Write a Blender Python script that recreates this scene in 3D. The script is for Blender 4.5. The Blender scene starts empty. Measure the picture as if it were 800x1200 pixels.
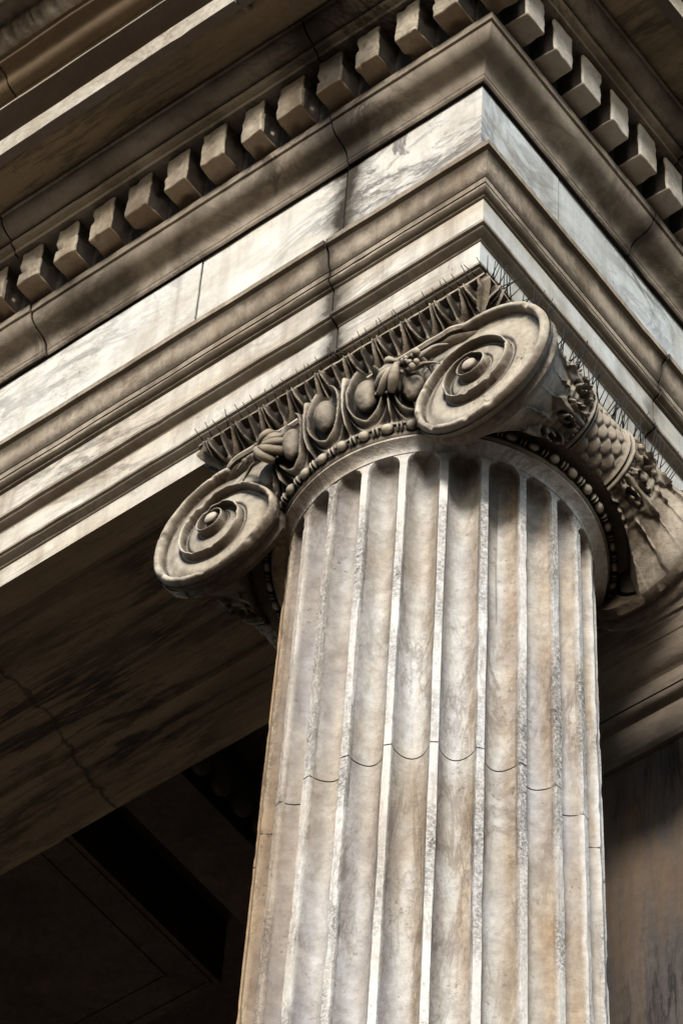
import bpy, bmesh, math, random
import numpy as np
from mathutils import Vector, Matrix, noise as mnoise

random.seed(7)
RNG = np.random.default_rng(7)
ZS = 9.8                       # height of the underside of the architrave above the ground
PI = math.pi
scene = bpy.context.scene
COL = scene.collection

# ------------------------------------------------------------------ helpers
def link(o, parent=None):
    COL.objects.link(o)
    if parent is not None:
        o.parent = parent
    return o

def thing(name, label, cat, loc, group=None):
    o = bpy.data.objects.new(name, None)
    o.location = loc
    o['label'] = label
    o['category'] = cat
    if group:
        o['group'] = group
    o['kind'] = 'thing'
    return link(o)

def make_mesh(name, verts, faces, mat, origin=(0, 0, 0), sharp=35, smooth=True):
    v = np.asarray(verts, float) - np.asarray(origin, float)
    me = bpy.data.meshes.new(name)
    me.from_pydata(v.tolist(), [], [list(f) for f in faces])
    me.validate(clean_customdata=False)
    if smooth:
        me.polygons.foreach_set('use_smooth', [True] * len(me.polygons))
        me.update()
        if sharp is not None:
            me.set_sharp_from_angle(angle=math.radians(sharp))
    me.materials.append(mat)
    me.update()
    return me

def part(name, geo, mat, parent, root, sharp=35, label=None, smooth=True):
    """geo = (verts, faces) in world space with z=0 at the architrave underside"""
    v, f = geo
    v = np.asarray(v, float) + np.array([0, 0, ZS])
    me = make_mesh(name, v, f, mat, root.location, sharp, smooth)
    o = bpy.data.objects.new(name, me)
    link(o, parent)
    if label:
        o['label'] = label
    return o

class Geo:
    def __init__(self):
        self.v = []
        self.f = []
        self.n = 0
    def add(self, v, f):
        v = np.asarray(v, float)
        self.v.append(v)
        self.f += [[i + self.n for i in q] for q in f]
        self.n += len(v)
        return self
    def get(self):
        return np.concatenate(self.v), self.f

def grid_faces(nr, nc, wrap=False, flip=False, off=0):
    F = []
    for i in range(nr - 1):
        for j in range(nc if wrap else nc - 1):
            j2 = (j + 1) % nc
            q = [off + i * nc + j, off + i * nc + j2, off + (i + 1) * nc + j2, off + (i + 1) * nc + j]
            F.append(q[::-1] if flip else q)
    return F

def tube(pts, rad, seg=8, cap=True):
    pts = np.asarray(pts, float)
    n = len(pts)
    rad = np.broadcast_to(np.asarray(rad, float), (n,))
    T = np.gradient(pts, axis=0)
    T /= np.linalg.norm(T, axis=1)[:, None] + 1e-12
    up = np.array([0.13, 0.21, 0.97])
    if abs(T[0] @ up) > .9:
        up = np.array([1., .1, 0.])
    nrm = np.cross(T[0], up); nrm /= np.linalg.norm(nrm)
    V = []
    for i in range(n):
        nrm = nrm - T[i] * (nrm @ T[i]); nrm /= np.linalg.norm(nrm)
        b = np.cross(T[i], nrm)
        a = np.arange(seg) * 2 * PI / seg
        V.append(pts[i] + rad[i] * (np.cos(a)[:, None] * nrm + np.sin(a)[:, None] * b))
    V = np.concatenate(V)
    F = grid_faces(n, seg, wrap=True)
    if cap:
        F.append(list(range(seg))[::-1])
        F.append(list(range((n - 1) * seg, n * seg)))
    return V, F

def ellipsoid(c, r, ax=None, nu=18, nv=12, rough=0.0):
    u = np.linspace(0, PI, nv)
    w = np.arange(nu) * 2 * PI / nu
    U, Wd = np.meshgrid(u, w, indexing='ij')
    p = np.stack([np.sin(U) * np.cos(Wd), np.sin(U) * np.sin(Wd), np.cos(U)], -1).reshape(-1, 3)
    p = p * np.asarray(r)
    if ax is not None:
        p = p @ np.asarray(ax)
    p = p + np.asarray(c)
    if rough:
        p += nz(p * 40, 1)[:, None] * rough * np.sign(p - np.asarray(c))
    return p, grid_faces(nv, nu, wrap=True, flip=True)

def nz(p, s=1.0):
    """noise per point, -1..1"""
    return np.array([mnoise.noise(Vector(q * s)) for q in np.asarray(p)])

def box(x0, x1, y0, y1, z0, z1):
    v = [(x, y, z) for z in (z0, z1) for y in (y0, y1) for x in (x0, x1)]
    f = [(0, 2, 3, 1), (4, 5, 7, 6), (0, 1, 5, 4), (1, 3, 7, 5), (3, 2, 6, 7), (2, 0, 4, 6)]
    return v, f

def lathe(prof, cx, cy, seg=160, a0=0, a1=2 * PI):
    full = abs(a1 - a0 - 2 * PI) < 1e-6
    a = a0 + (a1 - a0) * np.arange(seg) / (seg if full else seg - 1)
    V = []
    for r, z in prof:
        V.append(np.stack([cx + r * np.cos(a), cy + r * np.sin(a), 0 * a + z], -1))
    return np.concatenate(V), grid_faces(len(prof), seg, wrap=full)

def smooth01(x):
    x = np.clip(x, 0, 1)
    return x * x * (3 - 2 * x)

# ------------------------------------------------------------------ materials
def N(nt, t, **kw):
    n = nt.nodes.new(t)
    for k, v in kw.items():
        if hasattr(n, k):
            setattr(n, k, v)
    return n

def ramp(nt, src, stops, interp='LINEAR'):
    r = N(nt, 'ShaderNodeValToRGB')
    r.color_ramp.interpolation = interp
    el = r.color_ramp.elements
    while len(el) < len(stops):
        el.new(.5)
    for e, (p, c) in zip(el, stops):
        e.position = p
        e.color = c if len(c) == 4 else (*c, 1)
    nt.links.new(src, r.inputs[0])
    return r.outputs[0]

def g(v):
    return (v, v, v)

def mixc(nt, fac, a, b, mode='MIX'):
    m = N(nt, 'ShaderNodeMix', data_type='RGBA', blend_type=mode)
    for sock, val in ((m.inputs[0], fac), (m.inputs[6], a), (m.inputs[7], b)):
        if isinstance(val, (int, float)):
            sock.default_value = val
        elif isinstance(val, (tuple, list)):
            sock.default_value = (*val, 1) if len(val) == 3 else val
        else:
            nt.links.new(val, sock)
    return m.outputs[2]

def mth(nt, op, a, b=None, c=None, clamp=False):
    m = N(nt, 'ShaderNodeMath', operation=op)
    m.use_clamp = clamp
    for i, val in enumerate((a, b, c)):
        if val is None:
            continue
        if isinstance(val, (int, float)):
            m.inputs[i].default_value = val
        else:
            nt.links.new(val, m.inputs[i])
    return m.outputs[0]

def noise_tex(nt, vec, scale, detail=5, rough=.55, dist=0.0, stretch=None, rot=None, loc=None):
    if stretch or rot or loc:
        mp = N(nt, 'ShaderNodeMapping')
        if rot:
            mp.inputs['Rotation'].default_value = rot
        if stretch:
            mp.inputs['Scale'].default_value = stretch
        if loc:
            mp.inputs['Location'].default_value = loc
        nt.links.new(vec, mp.inputs['Vector'])
        vec = mp.outputs[0]
    n = N(nt, 'ShaderNodeTexNoise')
    n.inputs['Scale'].default_value = scale
    n.inputs['Detail'].default_value = detail
    n.inputs['Roughness'].default_value = rough
    n.inputs['Distortion'].default_value = dist
    nt.links.new(vec, n.inputs['Vector'])
    return n.outputs['Fac']

def marble(name, light=(.74, .70, .63), mid=(.58, .53, .46), vein=(.20, .18, .16), vein_amt=.7,
           vscale=2.2, vrot=(0, 0, 0), vstretch=(1, 1, 1), ao=.05, grime_shade=.8, grime_shade_col=(.018, .013, .009),
           ao_lo=.35, ao_hi=.85, under=.0, streak=.0, pits=.3, stain=None, rough=.62, bump=.25, wear=False,
           undercol=(.078, .048, .030), vw=1.0, grain=.35, glo=.55, sky_tint=0.0, sootattr=False, band_amt=.26, vdist=1.0, ulo=.15, uhi=.75, seed=0.0):
    m = bpy.data.materials.new(name)
    m.use_nodes = True
    nt = m.node_tree
    nt.nodes.clear()
    out = N(nt, 'ShaderNodeOutputMaterial')
    bs = N(nt, 'ShaderNodeBsdfPrincipled')
    nt.links.new(bs.outputs[0], out.inputs[0])
    geo = N(nt, 'ShaderNodeNewGeometry')
    off = N(nt, 'ShaderNodeVectorMath', operation='ADD')
    off.inputs[1].default_value = (seed, seed * 1.7, seed * .6)
    nt.links.new(geo.outputs['Position'], off.inputs[0])
    P = off.outputs[0]
    # clouded body
    cloud = noise_tex(nt, P, 3.1, 6, .6, .6, vstretch, vrot)
    body = ramp(nt, cloud, [(.30, mid), (.62, light)])
    fine = noise_tex(nt, P, 38, 4, .7)
    body = mixc(nt, grain, body, ramp(nt, fine, [(.3, g(glo)), (.7, g(1.0))]), 'MULTIPLY')
    # veins: ridges of distorted noise, at two scales
    def veins(sc, lo, dist, loc):
        n = noise_tex(nt, P, sc, 9, .66, dist * vdist, vstretch, vrot, loc)
        r = mth(nt, 'ABSOLUTE', mth(nt, 'SUBTRACT', n, .5))
        return ramp(nt, r, [(0.0, g(1)), (lo * .7 * vw, g(.75)), (lo * 1.3 * vw, g(.22)), (lo * 3.0 * vw, g(0))])
    v1 = veins(vscale, .012, 1.3, (0, 0, 0))
    v2 = veins(vscale * 2.7, .010, .9, (3.3, 1.2, 7.7))
    gate = ramp(nt, noise_tex(nt, P, 1.7, 3, .5, 0, None, None, (9, 4, 2)), [(.40, g(.05)), (.62, g(1))])
    vv = mth(nt, 'MULTIPLY', mth(nt, 'MAXIMUM', v1, mth(nt, 'MULTIPLY', v2, .6)), gate)
    body = mixc(nt, mth(nt, 'MULTIPLY', vv, vein_amt), body, vein)
    # grey smoky bands beside veins
    band = ramp(nt, noise_tex(nt, P, vscale * 1.3, 5, .55, 1.6, vstretch, vrot, (5, 5, 1)), [(.52, g(0)), (.70, g(1))])
    body = mixc(nt, mth(nt, 'MULTIPLY', band, vein_amt * band_amt), body, tuple(.6 * a + .4 * b for a, b in zip(vein, mid)))
    # rain streaks
    if streak:
        st = noise_tex(nt, P, 9, 5, .65, .4, (1, 1, .12), None, (2, 8, 3))
        st = ramp(nt, st, [(.47, g(0)), (.66, g(1))])
        body = mixc(nt, mth(nt, 'MULTIPLY', st, streak), body, (.16, .10, .05))
    # small pits
    if pits:
        pn = noise_tex(nt, P, 75, 3, .6)
        pg = ramp(nt, noise_tex(nt, P, 5.5, 3, .6, 0, None, None, (1, 9, 4)), [(.5, g(0)), (.66, g(1))])
        pf = mth(nt, 'MULTIPLY', ramp(nt, pn, [(.60, g(0)), (.67, g(1))]), pg)
        body = mixc(nt, mth(nt, 'MULTIPLY', pf, pits), body, (.06, .045, .03))
    if stain:                      # a dark water stain that follows one joint: (axis, position, half width)
        sx = N(nt, 'ShaderNodeSeparateXYZ')
        nt.links.new(geo.outputs['Position'], sx.inputs[0])
        for ax, pos, hw, amt in stain:
            wob = mth(nt, 'MULTIPLY', mth(nt, 'SUBTRACT', noise_tex(nt, P, 7, 5, .65), .5), .16)
            d = mth(nt, 'ABSOLUTE', mth(nt, 'SUBTRACT', mth(nt, 'ADD', sx.outputs[ax], wob), pos))
            f = ramp(nt, mth(nt, 'DIVIDE', d, hw), [(.15, g(1)), (.45, g(.55)), (1.0, g(0))])
            body = mixc(nt, mth(nt, 'MULTIPLY', f, amt), body, (.03, .021, .013))
    if sky_tint:                      # blue sky light painted into the colour of faces turned right
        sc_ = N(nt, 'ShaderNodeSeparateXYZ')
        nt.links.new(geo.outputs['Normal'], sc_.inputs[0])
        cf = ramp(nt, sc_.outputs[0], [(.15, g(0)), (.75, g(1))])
        body = mixc(nt, mth(nt, 'MULTIPLY', cf, sky_tint), body, (.80, .90, 1.0), 'MULTIPLY')
    if sootattr:
        a3 = N(nt, 'ShaderNodeAttribute', attribute_name='soot_shade')
        s3 = mth(nt, 'MULTIPLY', a3.outputs['Fac'], ramp(nt, noise_tex(nt, P, 42, 6, .75, .3), [(.34, g(.25)), (.58, g(1))]))
        body = mixc(nt, mth(nt, 'MULTIPLY', s3, .95), body, (.022, .016, .011))
    hgt = fine
    if wear:                       # coarse, crusty arrises of the flutes, stored on the mesh
        at = N(nt, 'ShaderNodeAttribute', attribute_name='wear')
        wn = noise_tex(nt, P, 105, 4, .8)
        wc = ramp(nt, wn, [(.38, (.03, .024, .02)), (.48, (.30, .27, .245)), (.60, (.80, .77, .73))])
        wg = ramp(nt, noise_tex(nt, P, 4.2, 5, .65, 0, (1, 1, .4)), [(.46, g(.06)), (.64, g(1))])
        wf = mth(nt, 'MULTIPLY', at.outputs['Fac'], wg)
        body = mixc(nt, mth(nt, 'MULTIPLY', at.outputs['Fac'], .25), body, (.74, .70, .64))
        body = mixc(nt, mth(nt, 'MULTIPLY', wf, .82), body, wc)
        hgt = mth(nt, 'ADD', fine, mth(nt, 'MULTIPLY', mth(nt, 'MULTIPLY', wn, wf), 2.5))
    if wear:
        # ochre and grey-violet dirt inside the flutes, also painting in their shading
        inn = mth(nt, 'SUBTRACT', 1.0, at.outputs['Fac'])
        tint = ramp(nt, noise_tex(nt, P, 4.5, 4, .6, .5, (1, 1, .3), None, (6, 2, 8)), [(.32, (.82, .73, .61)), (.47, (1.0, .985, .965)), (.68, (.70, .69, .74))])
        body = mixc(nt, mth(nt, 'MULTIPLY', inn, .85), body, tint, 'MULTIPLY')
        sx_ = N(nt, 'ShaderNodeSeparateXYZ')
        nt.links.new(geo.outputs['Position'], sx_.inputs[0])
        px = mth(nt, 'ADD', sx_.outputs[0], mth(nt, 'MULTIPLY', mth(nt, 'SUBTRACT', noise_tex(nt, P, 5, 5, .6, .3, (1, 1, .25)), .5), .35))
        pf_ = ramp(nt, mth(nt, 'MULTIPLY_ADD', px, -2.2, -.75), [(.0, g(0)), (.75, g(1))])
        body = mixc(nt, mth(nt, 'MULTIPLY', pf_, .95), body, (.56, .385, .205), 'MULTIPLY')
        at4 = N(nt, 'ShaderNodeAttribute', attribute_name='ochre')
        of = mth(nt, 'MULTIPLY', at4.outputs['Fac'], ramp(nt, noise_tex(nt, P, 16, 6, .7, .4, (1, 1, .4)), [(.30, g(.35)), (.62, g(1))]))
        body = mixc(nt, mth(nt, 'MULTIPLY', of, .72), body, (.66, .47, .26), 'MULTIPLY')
        at5 = N(nt, 'ShaderNodeAttribute', attribute_name='flute_shade')
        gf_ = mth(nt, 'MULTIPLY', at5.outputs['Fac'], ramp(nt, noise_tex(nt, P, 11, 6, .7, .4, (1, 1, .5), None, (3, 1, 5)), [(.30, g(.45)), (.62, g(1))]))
        body = mixc(nt, mth(nt, 'MULTIPLY', gf_, .8), body, (.44, .41, .43), 'MULTIPLY')  # painted shade on the left wall of each flute
        at2 = N(nt, 'ShaderNodeAttribute', attribute_name='soot_shade')
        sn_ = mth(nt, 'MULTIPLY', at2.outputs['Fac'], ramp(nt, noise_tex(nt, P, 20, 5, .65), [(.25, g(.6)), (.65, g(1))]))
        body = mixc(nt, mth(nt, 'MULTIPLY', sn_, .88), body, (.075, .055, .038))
    # sooty crust out of the rain: undersides, and hollows with their shade painted in
    if grime_shade:
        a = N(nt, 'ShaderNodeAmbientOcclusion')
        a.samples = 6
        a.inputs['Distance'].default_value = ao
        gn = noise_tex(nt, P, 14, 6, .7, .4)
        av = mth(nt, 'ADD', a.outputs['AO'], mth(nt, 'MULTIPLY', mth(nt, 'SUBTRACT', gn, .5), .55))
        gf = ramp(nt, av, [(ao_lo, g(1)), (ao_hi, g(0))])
        body = mixc(nt, mth(nt, 'MULTIPLY', gf, grime_shade), body, grime_shade_col)
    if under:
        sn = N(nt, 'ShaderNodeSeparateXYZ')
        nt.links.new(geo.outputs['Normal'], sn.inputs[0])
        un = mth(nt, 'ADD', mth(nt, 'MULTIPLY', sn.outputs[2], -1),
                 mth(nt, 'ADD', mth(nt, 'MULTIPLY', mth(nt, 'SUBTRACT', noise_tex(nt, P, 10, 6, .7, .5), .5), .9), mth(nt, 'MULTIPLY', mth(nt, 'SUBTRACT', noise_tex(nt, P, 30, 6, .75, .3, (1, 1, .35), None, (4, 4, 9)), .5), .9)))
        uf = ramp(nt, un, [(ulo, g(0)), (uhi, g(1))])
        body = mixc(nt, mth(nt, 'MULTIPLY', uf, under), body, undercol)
    nt.links.new(body, bs.inputs['Base Color'])
    rr = ramp(nt, cloud, [(.3, g(min(1, rough + .15))), (.7, g(rough - .08))])
    nt.links.new(rr, bs.inputs['Roughness'])
    bs.inputs['Specular IOR Level'].default_value = .35
    bp = N(nt, 'ShaderNodeBump')
    bp.inputs['Strength'].default_value = bump
    bp.inputs['Distance'].default_value = .006
    nt.links.new(hgt, bp.inputs['Height'])
    nt.links.new(bp.outputs[0], bs.inputs['Normal'])
    return m

def plain(name, col, rough=.7, metal=0.0, var=.3, scale=20):
    m = bpy.data.materials.new(name)
    m.use_nodes = True
    nt = m.node_tree
    bs = nt.nodes['Principled BSDF']
    geo = N(nt, 'ShaderNodeNewGeometry')
    n = noise_tex(nt, geo.outputs['Position'], scale, 5, .6)
    c = ramp(nt, n, [(.3, tuple(x * (1 - var) for x in col)), (.7, tuple(min(1, x * (1 + var)) for x in col))])
    nt.links.new(c, bs.inputs['Base Color'])
    bs.inputs['Roughness'].default_value = rough
    bs.inputs['Metallic'].default_value = metal
    return m

M_gap_shade = marble('sooty_gap_shade', light=(.03, .021, .014), mid=(.012, .009, .006), vein=(.01, .008, .006), vein_amt=.3, vscale=6, ao=.06, grime_shade=.9, ao_lo=.4, ao_hi=.95, bump=.6, pits=0)  # sooty near-black that paints in the shade between the dentils
M_fascia = marble('fascia_marble', sky_tint=.85, light=(.82, .775, .69), mid=(.60, .51, .385), vein=(.17, .145, .12), vein_amt=.8,
                  vscale=2.6, vrot=(0, .9, 0), vstretch=(.45, .9, 1.5), ao=.07, grime_shade=.85, grime_shade_col=(.05, .034, .02), ao_lo=.30, ao_hi=.74,
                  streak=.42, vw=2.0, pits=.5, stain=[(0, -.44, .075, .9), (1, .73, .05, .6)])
M_frieze = marble('frieze_marble', sky_tint=.9, light=(.84, .81, .75), mid=(.66, .60, .50), vein=(.13, .12, .12), vein_amt=.9,
                 vscale=2.0, vrot=(0, .5, .3), vstretch=(.7, .9, 1.4), ao=.09, grime_shade=.92, ao_lo=.28, ao_hi=.66,
                  streak=.34, vw=2.3, pits=.6, stain=[(0, -.465, .085, .97)], seed=3)
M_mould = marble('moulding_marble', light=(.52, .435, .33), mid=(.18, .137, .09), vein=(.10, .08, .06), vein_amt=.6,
                 vscale=4, vw=1.5, ao=.035, grime_shade=.95, ao_lo=.42, ao_hi=.88, under=.80, ulo=-.02, uhi=.42, undercol=(.06, .041, .024), streak=.45, pits=.3,
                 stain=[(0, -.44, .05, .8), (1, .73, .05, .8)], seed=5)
M_mould2 = marble('small_moulding_marble', light=(.56, .49, .40), mid=(.30, .24, .18), vein=(.10, .08, .06), vein_amt=.6,
                  vscale=4, vw=1.5, ao=.03, grime_shade=.92, ao_lo=.40, ao_hi=.86, under=.62, ulo=.05, uhi=.6, undercol=(.085, .06, .037), streak=.4, pits=.3,
                  stain=[(0, -.44, .05, .8), (1, .73, .05, .8)], seed=6)
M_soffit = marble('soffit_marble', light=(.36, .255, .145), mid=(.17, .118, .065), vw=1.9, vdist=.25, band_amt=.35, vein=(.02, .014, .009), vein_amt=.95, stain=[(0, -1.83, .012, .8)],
                   vscale=2.3, vrot=(0, 0, -.18), vstretch=(.22, 2.0, 1), ao=.05, grime_shade=.9, ao_lo=.45, ao_hi=.9, seed=8, pits=.5)
M_cornice = marble('cornice_marble', light=(.46, .385, .295), mid=(.095, .07, .047), vein=(.05, .037, .025), vein_amt=.95, vw=1.9, vscale=2.6, vrot=(0, .6, .4), ao=.06, grime_shade=.95, ao_lo=.38, ao_hi=.82, under=.10, pits=.3, streak=.1,
                   stain=[(0, -.44, .21, .97), (1, .70, .06, .85)], seed=11)
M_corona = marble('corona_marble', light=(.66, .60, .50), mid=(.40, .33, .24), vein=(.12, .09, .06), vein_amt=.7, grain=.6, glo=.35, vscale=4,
                  ao=.04, grime_shade=.9, ao_lo=.3, ao_hi=.7, under=.93, pits=.3, streak=.15, seed=13)
M_sima = marble('sima_marble', light=(.22, .145, .08), mid=(.12, .077, .042), vein=(.06, .04, .025), vein_amt=.85, vscale=3,
                ao=.08, grime_shade=.9, ao_lo=.3, ao_hi=.75, pits=.3, seed=17)
M_carved = marble('carved_marble', light=(.70, .61, .48), mid=(.40, .32, .225), vein=(.12, .1, .08), vein_amt=.4, vscale=5,
                  ao=.055, grime_shade=.98, ao_lo=.58, ao_hi=.98, pits=.4, bump=.5, under=.25, seed=19)
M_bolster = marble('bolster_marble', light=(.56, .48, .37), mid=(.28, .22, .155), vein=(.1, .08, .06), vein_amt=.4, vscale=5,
                   ao=.055, grime_shade=.98, ao_lo=.58, ao_hi=.98, pits=.5, bump=.5, under=.85, ulo=.25, uhi=.85, undercol=(.085, .06, .04), seed=25)
M_carvdark = marble('sooty_carved_marble', light=(.50, .42, .31), mid=(.22, .17, .115), vein=(.06, .05, .04), vein_amt=.4,
                    vscale=5, ao=.055, grime_shade=.985, ao_lo=.60, ao_hi=1.0, pits=.4, bump=.6, under=.3, seed=21)
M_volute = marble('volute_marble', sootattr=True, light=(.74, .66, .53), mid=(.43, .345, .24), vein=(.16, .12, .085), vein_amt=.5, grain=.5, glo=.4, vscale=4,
                  ao=.045, grime_shade=.97, ao_lo=.55, ao_hi=.97, pits=.8, bump=.5, under=.8, ulo=.05, uhi=.7, seed=23)
M_egg = marble('egg_marble', light=(.44, .375, .29), mid=(.24, .195, .145), grain=.7, glo=.25, vein=(.12, .1, .08), vein_amt=.3, vscale=6,
               ao=.04, grime_shade=.9, ao_lo=.3, ao_hi=.8, pits=.7, bump=.7, seed=29)
M_shaft = marble('shaft_marble', sky_tint=.55, light=(.90, .875, .83), mid=(.66, .575, .47), vein=(.20, .15, .115), vein_amt=.62, band_amt=.25, vscale=1.9,
                 vrot=(.25, -.7, 0), vstretch=(1.7, 1.7, .5), ao=.085, grime_shade=.85, ao_lo=.34, ao_hi=.90,
                 grime_shade_col=(.085, .066, .050), pits=.6, bump=.9, grain=.5, glo=.40, vw=1.7, wear=True, streak=.14, seed=31)
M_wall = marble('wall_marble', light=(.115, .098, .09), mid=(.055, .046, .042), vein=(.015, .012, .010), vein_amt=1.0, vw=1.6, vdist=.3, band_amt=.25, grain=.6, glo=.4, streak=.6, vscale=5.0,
                vrot=(0, .16, 0), vstretch=(2.2, 1, .22), ao=.06, grime_shade=.8, ao_lo=.3, ao_hi=.7, pits=.3, seed=37)
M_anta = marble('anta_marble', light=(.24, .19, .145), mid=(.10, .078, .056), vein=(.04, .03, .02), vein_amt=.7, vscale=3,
                vstretch=(.4, 1, 1.5), ao=.05, grime_shade=.85, ao_lo=.35, ao_hi=.8, seed=41)
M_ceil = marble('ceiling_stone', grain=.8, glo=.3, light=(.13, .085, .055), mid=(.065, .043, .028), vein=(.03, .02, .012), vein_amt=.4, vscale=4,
                ao=.08, grime_shade=.9, ao_lo=.3, ao_hi=.8, seed=43)
M_spike = plain('spike_steel', (.012, .010, .008), .6, .0)
M_strip = plain('spike_strip', (.05, .04, .03), .8)
M_ground = plain('paving', (.07, .047, .033), .9, 0, .25, 3)
M_step = plain('step_stone', (.30, .27, .23), .8, 0, .2, 6)

# ------------------------------------------------------------------ mouldings that turn the corner
def path_samples(L, R, jl, jr, hw=.003):
    s = [(-x, 0.) for x in np.concatenate([np.arange(L, 3.2, -.4), np.arange(min(L, 3.2), 0.06, -.035)])]
    s = [q[0] for q in s]
    for j in jl:
        s = [x for x in s if abs(x - j) > hw * 3]
        s += [j - hw, j - hw * .8, j + hw * .8, j + hw]
    left = sorted(s)
    r = list(np.concatenate([np.arange(.06, min(R, 1.6), .035), np.arange(1.6, R + .01, .4)]))
    for j in jr:
        r = [x for x in r if abs(x - j) > hw * 3]
        r += [j - hw, j - hw * .8, j + hw * .8, j + hw]
    return left, sorted(r)

def sweep(prof, L=7.0, R=5.0, jl=(), jr=(), amp=.0016, chip=.012, jd=.018, hw=.003):
    """prof = [(d, z)...] from bottom to top, d = projection beyond the frieze plane"""
    left, right = path_samples(L, R, jl, jr, hw)
    rows = []
    def injoint(s, J):
        return any(abs(s - j) <= hw * .85 for j in J)
    prof = np.asarray(prof, float)
    blk = [0.0]
    def rowpts(kind, s):
        D = prof[:, 0].copy()
        Z = prof[:, 1].copy()
        if kind == 'L':
            base = np.stack([np.full_like(D, s), -D, Z], -1)
            J = injoint(s, jl)
        elif kind == 'R':
            base = np.stack([D, np.full_like(D, s), Z], -1)
            J = injoint(s, jr)
        else:
            base = np.stack([D, -D, Z], -1)
            J = False
        n = nz(base, 6.0) * amp + nz(base + 31.7, 19.0) * amp * .6
        c = nz(base + 11.3, 17.0)
        D2 = D + blk[0] + n - np.clip(c - .52, 0, 1) * chip
        Z2 = Z + nz(base + 5.1, 7.0) * amp * .7
        D2[0] = D[0]; D2[-1] = D[-1]; Z2[0] = Z[0]; Z2[-1] = Z[-1]
        if J:
            D2 = D2 - jd
        if kind == 'L':
            return np.stack([np.minimum(s, D), -D2, Z2], -1)
        if kind == 'R':
            return np.stack([D2, np.maximum(s, -D), Z2], -1)
        return np.stack([D2, -D2, Z2], -1)
    offs = {}
    for s in left:
        key = sum(1 for j in jl if s < j)
        offs.setdefault(key, 0 if key == 0 else random.uniform(-.0035, .0035))
        blk[0] = offs[key]
        rows.append(rowpts('L', s))
    blk[0] = 0.0
    rows.append(rowpts('C', 0))
    for s in right:
        key = sum(1 for j in jr if s > j) + 10
        offs.setdefault(key, 0 if key == 10 else random.uniform(-.0035, .0035))
        blk[0] = offs[key]
        rows.append(rowpts('R', s))
    n = len(prof)
    V = np.concatenate(rows)
    return V, grid_faces(len(rows), n)

def curve(p0, p1, kind, n=8):
    """moulding curve between two profile points"""
    (d0, z0), (d1, z1) = p0, p1
    t = np.linspace(0, 1, n)
    if kind == 'ovolo':            # convex: out first, then up
        return [(d0 + (d1 - d0) * math.sin(a * PI / 2), z0 + (z1 - z0) * (1 - math.cos(a * PI / 2))) for a in t]
    if kind == 'cavetto':          # concave: up first, then out
        return [(d0 + (d1 - d0) * (1 - math.cos(a * PI / 2)), z0 + (z1 - z0) * math.sin(a * PI / 2)) for a in t]
    if kind == 'reversa':          # convex below, concave above
        mid = ((d0 + d1) / 2, (z0 + z1) / 2)
        return curve(p0, mid, 'ovolo', n // 2 + 1)[:-1] + curve(mid, p1, 'cavetto', n // 2 + 1)
    if kind == 'recta':
        mid = ((d0 + d1) / 2, (z0 + z1) / 2)
        return curve(p0, mid, 'cavetto', n // 2 + 1)[:-1] + curve(mid, p1, 'ovolo', n // 2 + 1)
    if kind == 'bead':             # half round
        return [(d0 + (d1 - d0) * a + .5 * abs(z1 - z0) * math.sin(a * PI), z0 + (z1 - z0) * (1 - math.cos(a * PI)) / 2) for a in t]
    return [p0, p1]

# ------------------------------------------------------------------ entablature
ent = thing('entablature', 'weathered white marble entablature turning a corner, with dentil cornice, above the fluted column',
            'entablature', (0, 0, ZS))
JL, JR = (-.44,), (.735,)
def fascias():
    G = Geo()
    for pr in ([(0, 0), (0, .03), (0, .06), (0, .084)], [(.0265, .1105), (.0265, .15), (.0265, .19), (.0265, .222)], [(.055, .254), (.055, .30), (.055, .34), (.055, .372)]):
        G.add(*sweep(pr, jl=JL, jr=JR))
    return G.get()
arch = part('architrave', fascias(), M_fascia, ent, ent, 30)
part('fascia_moulding', sweep([(0, .084), *curve((.003, .0855), (.027, .101), 'recta', 7), (.034, .1022), (.0352, .109), (.0265, .1105)], jl=JL, jr=JR), M_mould2, arch, ent, 30)
part('fascia_moulding', sweep([(.0265, .222), *curve((.030, .2235), (.056, .241), 'recta', 7), (.064, .2425), (.0652, .252), (.055, .254)], jl=JL, jr=JR), M_mould2, arch, ent, 30)
cprof = [(.055, .372), (.0615, .376), *curve((.0625, .380), (.0630, .412), 'bead', 7), (.064, .415), (.0745, .417), (.0755, .437), (.069, .440),
         *curve((.071, .442), (.1005, .535), 'reversa', 10), (.1085, .538), (.109, .560), (.055, .575), (-.01, .576)]
part('crown_moulding', sweep(cprof, jl=JL, jr=JR), M_mould, arch, ent, 30)
sprof = [(-.8, .5), (-.8, 0), (-.69, 0), (-.685, .012), *curve((-.68, .012), (-.655, .028), 'bead', 6), (-.64, .03), (-.60, .034), (-.595, .055), (-.12, .055),
         (-.115, .034), *curve((-.11, .03), (-.09, .014), 'bead', 6), (-.085, .0), (0, 0)]
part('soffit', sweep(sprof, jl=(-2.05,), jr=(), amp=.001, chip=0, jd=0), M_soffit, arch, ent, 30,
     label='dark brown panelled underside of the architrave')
zf0, zf1 = .576, 1.124
part('frieze', sweep([(-.01, zf0), (0, zf0 + .001), *[(0, z) for z in np.linspace(.62, 1.10, 10)], (0, zf1)],
                     jl=(-1.0, -.473), jr=(.371, 1.6), chip=.004, hw=.0028), M_frieze, ent, ent, 30)
cor = part('cornice', sweep([(0, zf1), (.014, 1.112), (.019, 1.117), (.020, 1.130), *curve((.022, 1.132), (.103, 1.228), 'recta', 12),
                             (.1105, 1.23), (.1115, 1.262), (.095, 1.268)], jl=(-1.58, -.46), jr=(.70,), hw=.0028), M_cornice, ent, ent, 30)
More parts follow.
